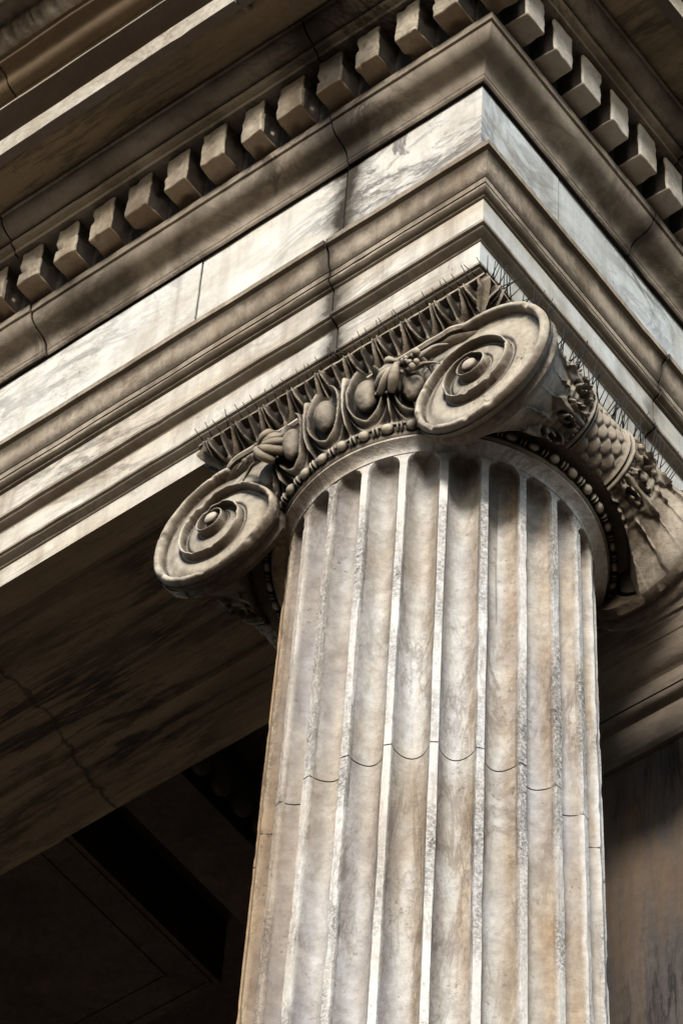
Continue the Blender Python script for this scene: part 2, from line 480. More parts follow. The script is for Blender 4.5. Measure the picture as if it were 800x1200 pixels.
part('bed_moulding', sweep([(.084, 1.455), (.199, 1.4555), (.2005, 1.474), (.206, 1.476), *curve((.208, 1.477), (.214, 1.498), 'bead', 6),
                            (.215, 1.500), *curve((.2155, 1.501), (.276, 1.545), 'ovolo', 8), (.277, 1.552), (.286, 1.553), (.287, 1.566)],
                           jl=(-1.6, -.45), jr=(.70,), hw=.003), M_cornice, cor, ent, 30)
part('corona_soffit', sweep([(.287, 1.566), (.33, 1.5665), (.37, 1.567), (.415, 1.567)], jl=(-2.2, -.55), jr=(.7,), amp=.002, chip=0), M_soffit, cor, ent, 30)
part('corona', sweep([(.415, 1.567), (.418, 1.556), (.428, 1.552), (.43, 1.515), (.4665, 1.508), (.4685, 1.6), (.462, 1.607), (.425, 1.612),
                      (.423, 1.66), (.5, 1.664), (.526, 1.664), (.527, 1.677)], jl=(-2.2, -.55), jr=(.7,), amp=.002, chip=.02), M_corona, cor, ent, 30)
part('dentil_bed', sweep([(.095, 1.268), (.0945, 1.30), (.0945, 1.40), (.084, 1.455)], amp=.003), M_gap_shade, cor, ent, 30)
part('sima', sweep([(.527, 1.677), (.53, 1.68), *curve((.531, 1.682), (.625, 1.735), 'reversa', 10), (.628, 1.745), (.64, 1.748)],
                   jl=(-1.35, -.3), jr=(.5,), amp=.002), M_sima, cor, ent, 30)
# carved leaf band above the sima: a row of small lobes, only as far as it can be seen
def leaf_band():
    G = Geo()
    prof_t = np.linspace(0, 1, 9)
    xs = np.arange(-3.2, .70, .0075)
    rows = []
    for x in xs:
        u = (x / .055) % 1.0 - .5
        relief = .014 * (1 - (2 * u) ** 2) ** 2 - .010 * math.exp(-(u / .07) ** 2) + .006 * mnoise.noise(Vector((x * 40, 3, 1)))
        r = [(x, -(.64 + .055 * t + relief * math.sin(PI * t)), 1.748 + .06 * t ** 1.3) for t in prof_t]
        rows.append(r)
    G.add(np.array(rows).reshape(-1, 3), grid_faces(len(xs), len(prof_t)))
    ys = np.arange(-.70, 2.4, .0075)
    rows = []
    for y in ys:
        u = (y / .055) % 1.0 - .5
        relief = .014 * (1 - (2 * u) ** 2) ** 2 - .010 * math.exp(-(u / .07) ** 2)
        rows.append([(.64 + .055 * t + relief * math.sin(PI * t), y, 1.748 + .06 * t ** 1.3) for t in prof_t])
    G.add(np.array(rows).reshape(-1, 3), grid_faces(len(ys), len(prof_t)))
    return G.get()
part('leaf_moulding', leaf_band(), M_carvdark, cor, ent, 50)
part('eave_slab', sweep([(.60, 1.749), (.70, 1.809), (.755, 1.812), (.757, 1.80), (.766, 1.80), (.768, 1.84), (.80, 1.85), (.81, 2.0), (-.8, 2.06)], amp=.001, chip=0),
     M_carvdark, cor, ent, 30)

# dentils: rounded blocks with a hollowed lower front edge
def dentil_mesh(seed, worn=.016):
    """local frame: x along the wall, -y outward (front at y=0), z up from the underside"""
    rr = random.Random(seed)
    bm = bmesh.new()
    bmesh.ops.create_cube(bm, size=1)
    for v in bm.verts:
        v.co = Vector((v.co.x * .088, v.co.y * .098, v.co.z * .176))
        v.co += Vector((rr.uniform(-.003, .003), 0, 0))
    bmesh.ops.bevel(bm, geom=[e for e in bm.edges], offset=.007, segments=3, affect='EDGES', profile=.6)
    bmesh.ops.subdivide_edges(bm, edges=[e for e in bm.edges if e.calc_length() > .05], cuts=9, use_grid_fill=True)
    for v in bm.verts:
        p = v.co * 24 + Vector((seed * 9.1, 0, 0))
        d = mnoise.noise_vector(p) * (.0015 + .10 * worn)
        big = max(0, mnoise.noise(v.co * 21 + Vector((seed * 3.7, 5, 1))) - .22) * worn
        v.co += d - v.co.normalized() * big
        v.co.y += .049
        v.co.z += .088
    me = bpy.data.meshes.new('dentil')
    bm.to_mesh(me)
    bm.free()
    me.polygons.foreach_set('use_smooth', [True] * len(me.polygons))
    me.set_sharp_from_angle(angle=math.radians(40))
    me.materials.append(M_dentil if seed < 20 else M_dentil2)
    me.materials.append(M_gap_shade)  # side faces carry the painted shade of the gaps
    for pl in me.polygons:
        if abs(pl.normal.x) > .8 and pl.center.y > .009:
            pl.material_index = 1
    return me
M_dentil2 = marble('clean_dentil_marble', light=(.72, .67, .59), mid=(.48, .41, .32), vein=(.13, .1, .07), vein_amt=.7, vscale=5, ao=.05, grime_shade=.85, ao_lo=.25, ao_hi=.65, under=.6, undercol=(.26, .19, .12), pits=.4, seed=49)
M_dentil = marble('dentil_marble', light=(.52, .445, .34), mid=(.12, .09, .06), grain=.6, glo=.3, vein=(.13, .1, .07), vein_amt=.7, vscale=5,
                  ao=.05, grime_shade=.85, ao_lo=.30, ao_hi=.75, under=.7, streak=.6, undercol=(.20, .13, .07), pits=.6, stain=[(0, -.42, .22, .95)], seed=47)
DM = [dentil_mesh(i, .030) for i in range(6)]
DR = [dentil_mesh(20 + i, .014) for i in range(4)]
pitch = .1408
def place_dentil(loc, rz, me):
    o = bpy.data.objects.new('dentil', me)
    o.location = loc
    o.rotation_euler.z = rz
    o.scale = (random.uniform(.88, 1.06), 1, random.uniform(.985, 1.01))
    link(o, cor)
zd, dfront = 1.280, .184
for k in range(0, 17):
    x = .142 - pitch * k
    if k == 0:
        continue
    place_dentil((x + random.uniform(-.004, .004), -dfront + random.uniform(-.003, .006), zd), random.uniform(-.03, .03), DM[(k * 5 + k // 6) % 6])
for k in range(1, 9):
    place_dentil((dfront, -.142 + pitch * k, zd), PI / 2 + random.uniform(-.012, .012), DR[(k * 3) % 4])
# the corner block
o = bpy.data.objects.new('dentil', DM[1]); o.location = (.142, -dfront, zd); link(o, cor)

# ------------------------------------------------------------------ the column
CX, CY = -.37, .365
ZR = -.484                       # top of the shaft, under the bead moulding
col = thing('fluted_column', 'fluted white marble column with a carved volute capital under the corner of the entablature', 'column', (CX, CY, .24))

def shaft_radius(z):
    d = ZR - z
    return .392 + .0105 * d - .00032 * d * d

def make_shaft():
    NF, PER = 24, 46
    zs_joint = -1.665
    zt = ZR - .022                # crown of the flutes
    hwid = .0405                  # half width of a flute at the top
    z_list = list(np.linspace(zt + .005, zt - .060, 66)) + list(np.linspace(zt - .062, zt - .080, 8)) + list(np.arange(zt - .085, -2.9, -.03)) + list(np.arange(-3.0, -8.9, -.35))
    for j, w in ((zs_joint, .0022),):
        z_list = [z for z in z_list if abs(z - j) > .008]
        z_list += [j + w, j + w * .7, j - w * .7, j - w]
    z_list = sorted(z_list, reverse=True)
    # angular samples: dense at the flute edges
    q0 = np.linspace(-1, 1, PER, endpoint=False)
    t = np.interp(q0, [-1, -.86, -.56, .56, .86, 1], [-.5, -.43, -.36, .36, .43, .5])   # closest at the arrises
    th0 = math.radians(-52 + 7.5)
    th = np.concatenate([th0 + (k + t) * 2 * PI / NF for k in range(NF)])
    u01 = np.tile(t, NF)
    rows, wear, soot_shade, ochre, grey = [], [], [], [], []
    # apophyge above the flutes
    top = [(.4255, ZR + .004), (.4255, ZR - .004)] + [(.395 + .0305 * (1 - s) ** 2.2, ZR - .004 - .024 * s) for s in np.linspace(0.06, 1, 7)]
    for r, z in top:
        r2 = max(r, shaft_radius(z))
        rows.append(np.stack([CX + r2 * np.cos(th), CY + r2 * np.sin(th), 0 * th + z], -1))
        wear.append(0 * th)
        soot_shade.append(0 * th)
        ochre.append(0 * th)
        grey.append(0 * th)
    z_list = [z for z in z_list if z < top[-1][1] - .0005]
    for z in z_list:
        R = shaft_radius(z)
        arc = 2 * PI * R / NF
        hw = arc * (.408 + .022 * nz(np.stack([np.round((th - th0) / (2 * PI / NF) - .5 + (u01 > 0)) * 5.3, 0 * th, 0 * th + z * 2.2], -1)))
        uu = np.abs(u01) * arc
        zc = zt - arc * .408
        rho = np.sqrt(uu ** 2 + (np.maximum(0, z - zc)) ** 2)
        q = np.clip(1 - (rho / hw) ** 2, 0, 1)
        dep = .050 * q ** .58
        base = np.stack([CX + R * np.cos(th), CY + R * np.sin(th), 0 * th + z], -1)
        nn = nz(base, 14.0)
        fil = smooth01((rho - hw * .93) / (hw * .07))
        dep = dep + fil * np.clip(nz(base + 7.7, 22.0) - .25, 0, 1) * .010 + fil * np.clip(nz(base * np.array([1, 1, .5]) + 1.7, 9.0) - .45, 0, 1) * .03 - nn * .0011
        if abs(z - zs_joint) < .002:
            dep = dep + .006
        r = R - dep
        rows.append(np.stack([CX + r * np.cos(th), CY + r * np.sin(th), 0 * th + z], -1))
        wear.append(fil * (1 if z < zt - .05 else .75))
        # sooty dirt and painted shade under each flute hood, fading downward; a crack down one flute
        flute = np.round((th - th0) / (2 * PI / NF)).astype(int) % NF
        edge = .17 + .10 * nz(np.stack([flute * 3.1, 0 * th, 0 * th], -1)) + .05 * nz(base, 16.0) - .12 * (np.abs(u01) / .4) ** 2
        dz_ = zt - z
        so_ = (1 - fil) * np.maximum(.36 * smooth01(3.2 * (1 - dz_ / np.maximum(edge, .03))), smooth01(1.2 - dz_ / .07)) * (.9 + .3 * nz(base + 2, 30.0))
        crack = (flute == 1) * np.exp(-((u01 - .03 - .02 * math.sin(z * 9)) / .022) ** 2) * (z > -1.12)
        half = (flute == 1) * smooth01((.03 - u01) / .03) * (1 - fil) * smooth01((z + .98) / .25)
        soot_shade.append(np.clip(np.maximum.reduce([so_, crack, half * .75]), 0, 1))
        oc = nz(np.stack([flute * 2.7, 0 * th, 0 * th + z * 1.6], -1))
        grey.append((1 - fil) * smooth01((-u01 - .10 + .08 * oc) / .26) * (.85 + .5 * nz(base + 9, 8.0)))  # left wall darkened to give each flute one-sided shading
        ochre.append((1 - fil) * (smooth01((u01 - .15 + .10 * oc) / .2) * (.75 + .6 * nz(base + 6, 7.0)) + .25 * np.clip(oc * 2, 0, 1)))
    V = np.concatenate(rows)
    return (V, grid_faces(len(rows), len(th), wrap=True, flip=True)), np.concatenate(wear), np.concatenate(soot_shade), np.clip(np.concatenate(ochre), 0, 1), np.clip(np.concatenate(grey), 0, 1)
geo_, wear_, soot_shade_, ochre_, grey_ = make_shaft()
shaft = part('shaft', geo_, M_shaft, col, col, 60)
at = shaft.data.attributes.new('wear', 'FLOAT', 'POINT')
at.data.foreach_set('value', wear_.astype(np.float32))
at = shaft.data.attributes.new('soot_shade', 'FLOAT', 'POINT')
at.data.foreach_set('value', soot_shade_.astype(np.float32))
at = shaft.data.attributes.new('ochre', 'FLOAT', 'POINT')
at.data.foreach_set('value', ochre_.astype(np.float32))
at = shaft.data.attributes.new('flute_shade', 'FLOAT', 'POINT')
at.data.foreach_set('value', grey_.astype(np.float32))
zb = -9.8
base_prof = [(.44, zb + 1.0), (.455, zb + .90), (.49, zb + .86), (.50, zb + .82), (.49, zb + .79)] + \
            [(.52 + .055 * math.cos(a), zb + .72 + .06 * math.sin(a)) for a in np.linspace(1.2, -1.4, 9)] + \
            [(.53 - .03 * math.sin(a), zb + .64 - .05 * (a / PI)) for a in np.linspace(0, PI, 7)] + \
            [(.55 + .065 * math.cos(a), zb + .51 + .07 * math.sin(a)) for a in np.linspace(1.4, -1.5, 9)] + [(.0, zb + .445)]
part('base', lathe(base_prof, CX, CY, 96), M_shaft, col, col)
part('plinth', box(CX - .64, CX + .64, CY - .64, CY + .64, zb + .24, zb + .445), M_step, col, col)

# ---- capital
EX, EZ, YF, YB = .03, -.409, -.05, .70      # volute eye, front and rear planes
MX = -.376                                  # plane of symmetry of the capital
ech = [(.4255, ZR + .003), (.430, ZR + .006), (.432, ZR + .012), (.430, ZR + .043), (.425, ZR + .06), (.425, -.2), (.3, -.19)]
cap = part('capital', lathe(ech, CX, CY, 200), M_carvdark, col, col, 40)

def bead_ring():
    G = Geo()
    n = 44
    R = .441
    z = ZR + .024
    for k in range(n):
        a = (k + .3) * 2 * PI / n
        for off, lx, rr in ((0, .0180, .0140), (.44, .0040, .0132), (.60, .0040, .0132)):
            b = a + off * 2 * PI / n
            c = np.array([CX + R * math.cos(b), CY + R * math.sin(b), z])
            tx = np.array([-math.sin(b), math.cos(b), 0]); nx = np.array([math.cos(b), math.sin(b), 0])
            G.add(*ellipsoid(c, (lx * random.uniform(.9, 1.06), rr * random.uniform(.9, 1.05), rr), ax=[tx, nx, (0, 0, 1)], nu=10, nv=8))
    return G.get()
part('bead_moulding', bead_ring(), M_carved, cap, col, None)

# outer edge of the spiral, turns from the top, clockwise on the right-hand volute
TT = np.array([0, .12, .25, .40, .54, .66, .74, .80, .87, .97, 1.10, 1.27, 1.42, 1.57, 1.70, 1.80, 1.95, 2.1, 2.3, 2.55, 2.8, 3.0])
RR = np.array([.222, .226, .229, .230, .226, .198, .166, .146, .134, .121, .108, .114, .117, .112, .088, .073, .053, .046, .050, .044, .036, .029])
RL = np.array([.214, .203, .194, .214, .232, .236, .182, .146, .134, .121, .108, .112, .122, .128, .092, .073, .053, .046, .050, .044, .036, .029])
def spiral_r(t, s=1):
    return np.interp(t, TT, RR if s > 0 else RL)
def spiral_w(t):
    return np.interp(t, [0, .60, .76, .9, 1.3, 2.7], [.0125, .0120, .0078, .0054, .0046, .0034])
VSOOT = []
def volute_mesh(s, yf, yback, front=True):
    """s=+1 right hand volute, -1 left hand; yf = face plane"""
    ex = EX if s > 0 else 2 * MX - EX
    sy = 1 if front else -1
    na, nr = (400, 190) if front else (160, 50)
    t = np.arange(na) / na
    # outer boundary
    ro = spiral_r(t, s)
    bl = smooth01((t - .70) / .2)
    ro = np.where(t > .70, (1 - bl) * spiral_r(np.minimum(t, .72), s) + bl * RR[0], ro)
    lam = np.linspace(0, 1, nr) ** .9
    A = PI / 2 - 2 * PI * t
    Rg = lam[:, None] * ro[None, :]
    X = Rg * np.cos(A)[None, :]
    Z = Rg * np.sin(A)[None, :]
    pts = np.stack([X.ravel(), Z.ravel()], -1)
    ts = np.linspace(-.02, 3.0, 1200)
    w = spiral_w(ts)
    rc = spiral_r(np.clip(ts, 0, 9), s) - w
    from numpy import convolve
    k = np.ones(31) / 31
    rc = np.concatenate([rc[:15], np.convolve(rc, k, 'valid'), rc[-15:]])
    As = PI / 2 - 2 * PI * ts
    S = np.stack([rc * np.cos(As), rc * np.sin(As)], -1)
    h = np.zeros(len(pts))
    dmin = np.full(len(pts), 9.0)
    for c in range(0, len(pts), 2000):
        D = np.sqrt(((pts[c:c + 2000, None] - S[None]) ** 2).sum(-1))
        i = (D / w[None]).argmin(1)
        q = D[np.arange(len(D)), i] / w[i]
        dmin[c:c + 2000] = q
        h[c:c + 2000] = np.where(q < 1, (.022 + .22 * w[i]) * np.clip(1 - q ** 3.0, 0, 1) ** .5, 0)
    # channel: rises gently from the inner side of each turn to the outer
    rad = np.hypot(pts[:, 0], pts[:, 1])
    floor = -.013 - .004 * np.exp(-((dmin - 2.2) / 1.2) ** 2)
    floor += .012 * np.exp(-(rad / .10) ** 2)                 # the spiral climbs gently towards the eye
    h = floor + h
    eye = np.clip(1 - (rad / .021) ** 2, 0, 1)
    h = np.maximum(h, floor + np.where(rad < .021, .016 + .010 * np.sqrt(eye), -1))
    P3 = np.stack([ex + s * pts[:, 0], 0 * rad, EZ + pts[:, 1]], -1)
    rough = nz(P3, 30.0) * .0006 + np.where(dmin < 1.1, nz(P3 + 3.3, 62.0) * .0009 - np.clip(nz(P3 + 8, 27.) - .22, 0, 1) * .022, 0)
    h = h + rough
    P3[:, 1] = yf - sy * h
    V = P3
    F = grid_faces(nr, na, wrap=True, flip=(s * sy < 0))
    # side wall
    edge = V[(nr - 1) * na:].copy()
    walls = [edge]
    cen = np.array([ex, 0, EZ])
    for f_, sc in ((.12, 1.012), (.3, 1.0), (.45, .955), (.7, .985), (1.0, .93)):
        e2 = edge.copy()
        e2[:, 1] = yf + (yback - yf) * f_
        e2[:, 0] = cen[0] + (edge[:, 0] - cen[0]) * sc
        e2[:, 2] = cen[2] + (edge[:, 2] - cen[2]) * sc
        e2 += (nz(e2, 45.0) * .0022)[:, None] * np.array([1, 0, 1])
        walls.append(e2)
    outer = (np.hypot(pts[:, 0], pts[:, 1]) > .80 * np.tile(ro, nr)).astype(float)
    k_ = 1.0 if s < 0 else .55
    sp = np.clip(nz(P3 + 2.2, 15.0) * 1.6 + .15, 0, 1)
    low = np.clip(.6 - pts[:, 1] / .2, 0, 1)
    sv = np.maximum(outer * sp * k_ * (.35 + .65 * low), .75 * np.exp(-((dmin - 1.22) / .22) ** 2))
    sw = np.concatenate([np.clip(.62 * k_ + .35 + .5 * nz(w_, 13.0), 0, 1) for w_ in walls[1:]])
    VSOOT.append(np.concatenate([sv, sw]))
    V = np.concatenate([V] + walls[1:])
    F += grid_faces(len(walls), na, wrap=True, flip=(s * sy < 0), off=(nr - 1) * na)
    return V, F
part('volute', volute_mesh(1, YF, .015), M_volute, cap, col, 55, label='near volute of the capital, its rim whole')
part('volute', volute_mesh(-1, YF, .015), M_volute, cap, col, 55, label='left volute of the capital, its inner spiral broken and sooty')
part('volute', volute_mesh(1, YB, YB - .065, False), M_volute, cap, col, 55)
part('volute', volute_mesh(-1, YB, YB - .065, False), M_volute, cap, col, 55)

for o_, so_ in zip([o for o in cap.children if o.name.startswith('volute')], VSOOT):
    a_ = o_.data.attributes.new('soot_shade', 'FLOAT', 'POINT')
    a_.data.foreach_set('value', so_.astype(np.float32))

# the band that joins the two volutes over the eggs
def canalis():
    G = Geo()
    x0, x1 = 2 * MX - EX - .05, EX + .05
    xs = np.linspace(x0, x1, 170)
    prof = [(.03, -.170), (-.012, -.172), (-.018, -.178), (-.020, -.188), (-.014, -.196), (.012, -.198), (.014, -.203), (-.006, -.206), (-.010, -.210), (-.004, -.217), (.016, -.222), (.020, -.30), (.06, -.36)]
    rows = []
    for x in xs:
        sink = .035 * float(smooth01((abs(x - MX) - (EX - MX) + .07) / .11))
        p = np.array([(x, YF + y + sink, z - .008) for y, z in prof])
        p[:, 1] += nz(p, 25.) * .0018
        p[:, 2] += nz(p + 4, 18.) * .0012
        rows.append(p)
    G.add(np.concatenate(rows), grid_faces(len(xs), len(prof)))
    return G.get()
part('channel_band', canalis(), M_volute, cap, col, 45)

# echinus eggs, each in its shell, with darts between
def on_ech(a, z, out=0.0):
    r = np.interp(z, [ZR + .05, ZR + .09, ZR + .13, ZR + .18], [.437, .455, .466, .470]) + out
    return np.array([CX + r * math.sin(a), CY - r * math.cos(a), z])
def frame(a):
    return np.array([math.cos(a), math.sin(a), 0]), np.array([math.sin(a), -math.cos(a), 0])
A0 = math.radians(-2.6)
PIT = math.radians(15.0)
def egg_band():
    """hollows, shells and darts of the egg-and-dart, cut into the echinus"""
    na, nv = 24 * 56, 84
    a = np.arange(na) * 2 * PI / na
    z = np.linspace(ZR + .046, -.225, nv)
    A, Z = np.meshgrid(a, z, indexing='ij')
    u = ((A - A0) / PIT + .5) % 1 - .5
    du = u * PIT * .462
    dz = (Z + .328)
    b = np.where(dz > 0, .085, .066)
    e = np.sqrt((du / .036) ** 2 + (dz / b) ** 2)
    h = -.020 * np.ones_like(e)
    h = np.maximum(h, -.020 + .038 * np.exp(-((e - 1.36) / .115) ** 2))
    h = np.maximum(h, -.020 + .020 * np.exp(-((e - 1.60) / .07) ** 2))
    dw = .004 + .016 * np.clip((Z - (ZR + .06)) / .2, 0, 1)
    dd = PIT * .462 / 2 - np.abs(du)
    h = np.maximum(h, -.020 + .036 * np.exp(-(dd / dw) ** 2) * smooth01((Z - ZR - .05) / .03))
    R = np.interp(Z, [ZR + .046, ZR + .07, ZR + .11, ZR + .15, ZR + .20, ZR + .26], [.436, .447, .462, .470, .472, .470]) + h * smooth01((Z - ZR - .046) / .03)
    V = np.stack([CX + R * np.sin(A), CY - R * np.cos(A), Z], -1).reshape(-1, 3)
    front = V[:, 1] < CY
    n = nz(V, 34.) * .0022 + nz(V + 5, 75.) * .0012
    V[:, :2] += (n[:, None] * np.stack([np.sin(A), -np.cos(A)], -1).reshape(-1, 2))
    return V, grid_faces(na, nv, wrap=False) + [[(na - 1) * nv + q, (na - 1) * nv + q + 1, q + 1, q] for q in range(nv - 1)]
part('egg_and_dart', egg_band(), M_carved, cap, col, None)
for k in (-2, -1, 0, 1, 2):
    a = A0 + k * PIT
    tx, nx = frame(a)
    c = on_ech(a, -.324, -.004)
    ev, ef = ellipsoid(c, (.032, .034, .057), ax=[tx, nx, (0, 0, 1)], nu=40, nv=30)
    low = np.clip((c[2] - ev[:, 2]) / .066, 0, 1)
    ev = ev + nz(ev, 28.)[:, None] * .0020 + nz(ev + 3, 80.)[:, None] * .0010 - (ev - c) * (.18 * low ** 2)[:, None] * np.array([1, 1, 0])
    part('egg', (ev, ef), M_egg, cap, col, None)

def palmette(s):
    """fan of lobes springing from the corner of the volute, spread over the echinus"""
    G = Geo()
    root = np.array([MX + s * (.222), YF - .052, -.352])
    for i, (ang, ln) in enumerate(((178, .060), (200, .075), (222, .088), (246, .090), (272, .078), (155, .055))):
        an = math.radians(ang)
        pts, rad = [], []
        for q in np.linspace(0, 1, 16):
            bend = an - .55 * q * q
            px = ln * q * math.cos(bend); pz = ln * q * math.sin(bend)
            pts.append(root + np.array([s * px, -.020 * math.sin(q * PI * .85) - .002 * i + .03 * q * q, pz + .055]))
            rad.append(.0055 + .0085 * math.sin(min(1, q * 1.02) ** 1.6 * PI * .78))
        pts = np.array(pts)
        G.add(*tube(pts, rad, 9))
        # curled tip
        tip = pts[-1]
        for sgn in (-1, 1):
            cp = np.array([tip + np.array([s * sgn * .011 * math.cos(w), -.006, .010 * math.sin(w)]) for w in np.linspace(-.3, 3.4, 10)])
            G.add(*tube(cp, .0042, 6))
    # tendril towards the volute eye
    q = np.linspace(0, 1, 18)
    cp = np.stack([root[0] + s * (.02 + .095 * q), root[1] + .012 + .028 * q, root[2] + .062 + .045 * np.sin(q * 2.2)], -1)
    G.add(*tube(cp, .009 * (1 - .7 * q), 8))
    cp2 = np.stack([root[0] + s * (.01 + .08 * q), root[1] + .01 + .03 * q, root[2] + .03 + .02 * np.sin(q * 3)], -1)
    G.add(*tube(cp2, .008 * (1 - .7 * q), 8))
    for _ in range(9):
        c = root + np.array([s * random.uniform(-.03, .05), -.008 + random.uniform(-.006, .01), .045 + random.uniform(-.03, .03)])
        G.add(*ellipsoid(c, (random.uniform(.006, .014),) * 3, nu=9, nv=7))
    v, f = G.get()
    v = v + np.stack([nz(v, 45.), nz(v + 4, 45.), nz(v + 8, 45.)], -1) * .0022
    return v, f
part('palmette', palmette(1), M_carved, cap, col, None)
part('palmette', palmette(-1), M_carvdark, cap, col, None)

# bolsters: trumpet, acanthus leaf, belt, scales, belt, leaf, trumpet
YM = .338
def bolster(s):
    ny, na = 230, 300
    ys = np.linspace(YF + .035, YB - .035, ny)
    q = np.abs(ys - YM) / (YB - .035 - YM)
    blend = np.clip(q, 0, 1) ** 2.7
    r = .124 + (.207 - .124) * blend
    x0 = .050 + (EX - .050) * blend
    z0 = -.318 + (EZ + .318) * blend
    th = np.arange(na) * 2 * PI / na
    Y, T = np.meshgrid(ys, th, indexing='ij')
    ad = np.abs(Y - YM)
    h = np.zeros_like(Y)
    # ribs of the trumpet
    nrib = 18
    rib = np.abs(((T / (2 * PI) * nrib) % 1) - .5) * 2
    tz = smooth01((ad - .165) / .075)
    h += tz * (-.020 * np.sqrt(np.clip(1 - rib ** 2, 0, 1)) + .009 * np.exp(-((1 - rib) / .16) ** 2))
    # leaf zone
    lz = smooth01((ad - .088) / .006) * (1 - smooth01((ad - .222) / .012))
    nl = 9
    lu = ((T / (2 * PI) * nl + .5) % 1) - .5                   # across one leaf
    lv = (ad - .090) / .130                                  # along the leaf, 0 at the belt
    outline = .47 * np.sqrt(np.clip(1 - np.clip(lv, 0, 1) ** 2.2, 0, 1)) * (1 - .14 * np.abs(np.sin(lv * 13)))
    inside = smooth01((outline - np.abs(lu)) / .05)
    vang = np.arctan2(np.abs(lu) * 1.1, lv + .25)
    veins = .0065 * np.abs(np.sin(vang * 11)) ** .7
    mid = .007 * np.exp(-(lu / .045) ** 2)
    cu = (np.abs(lu) - .25) / .19; cv = (lv - .42) / .34           # the pierced curl on each side of the leaf
    rr_ = np.sqrt(cu ** 2 + cv ** 2)
    swirl = np.sin(rr_ * 7.5 - np.arctan2(cv, cu) * 1.0)
    curl = np.where(rr_ < 1, .013 * swirl * smooth01((1 - rr_) / .25), 0)
    holes = -.018 * np.exp(-((np.abs(lu) - .20) / .045) ** 2 - ((lv - .30) / .08) ** 2) - .018 * np.exp(-((np.abs(lu) - .30) / .04) ** 2 - ((lv - .52) / .07) ** 2) - .016 * np.exp(-((np.abs(lu) - .16) / .035) ** 2 - ((lv - .62) / .07) ** 2)
    leaf = inside * (.011 + veins + mid + curl + holes) + (1 - inside) * (.004 + .006 * np.abs(np.sin(lv * 17)))
    leaf = np.where(lv > 0, leaf, .012)
    h += lz * leaf
    # belts
    for c, w, a in ((.085, .008, .020), (.071, .0055, .015), (.098, .004, .012)):
        e = np.clip(1 - ((ad - c) / w) ** 2, 0, 1)
        h = np.maximum(h, a * np.sqrt(e))
    # scales
    sc = ad < .066
    ns = 16
    row = np.floor((Y - YM + .066) / .030)
    fv = ((Y - YM + .066) / .030) % 1
    fu = ((T / (2 * PI) * ns + .5 * (row % 2)) % 1) - .5
    sd = np.sqrt((fu / .52) ** 2 + ((fv - .45) / .62) ** 2)
    scale_h = .002 + .010 * np.clip(1 - sd ** 3.5, 0, 1) ** .6 * (.35 + .65 * fv)
    h = np.where(sc, np.maximum(h, scale_h), h)
    RR_ = r[:, None] + h
    X = x0[:, None] + RR_ * np.cos(T)
    Z = z0[:, None] + RR_ * np.sin(T)
    V = np.stack([X, Y, Z], -1).reshape(-1, 3)
    V[:, [0, 2]] += (nz(V, 34.) * .0022 + nz(V + 3, 80.) * .0012)[:, None]
    V[:, 2] = np.minimum(V[:, 2], -.135)
    rd = np.hypot(V[:, 0] - CX, V[:, 1] - CY)                # the underside is cut back where it meets the round echinus
    lim = -.436 - 6.0 * np.clip(rd - .478, 0, 1)
    V[:, 2] = np.maximum(V[:, 2], lim)
    if s < 0:
        V[:, 0] = 2 * MX - V[:, 0]
    return V, grid_faces(ny, na, wrap=True, flip=(s > 0))
part('bolster', bolster(1), M_bolster, cap, col, 70)
part('bolster', bolster(-1), M_carvdark, cap, col, 70, label='sooty bolster under the left volute')

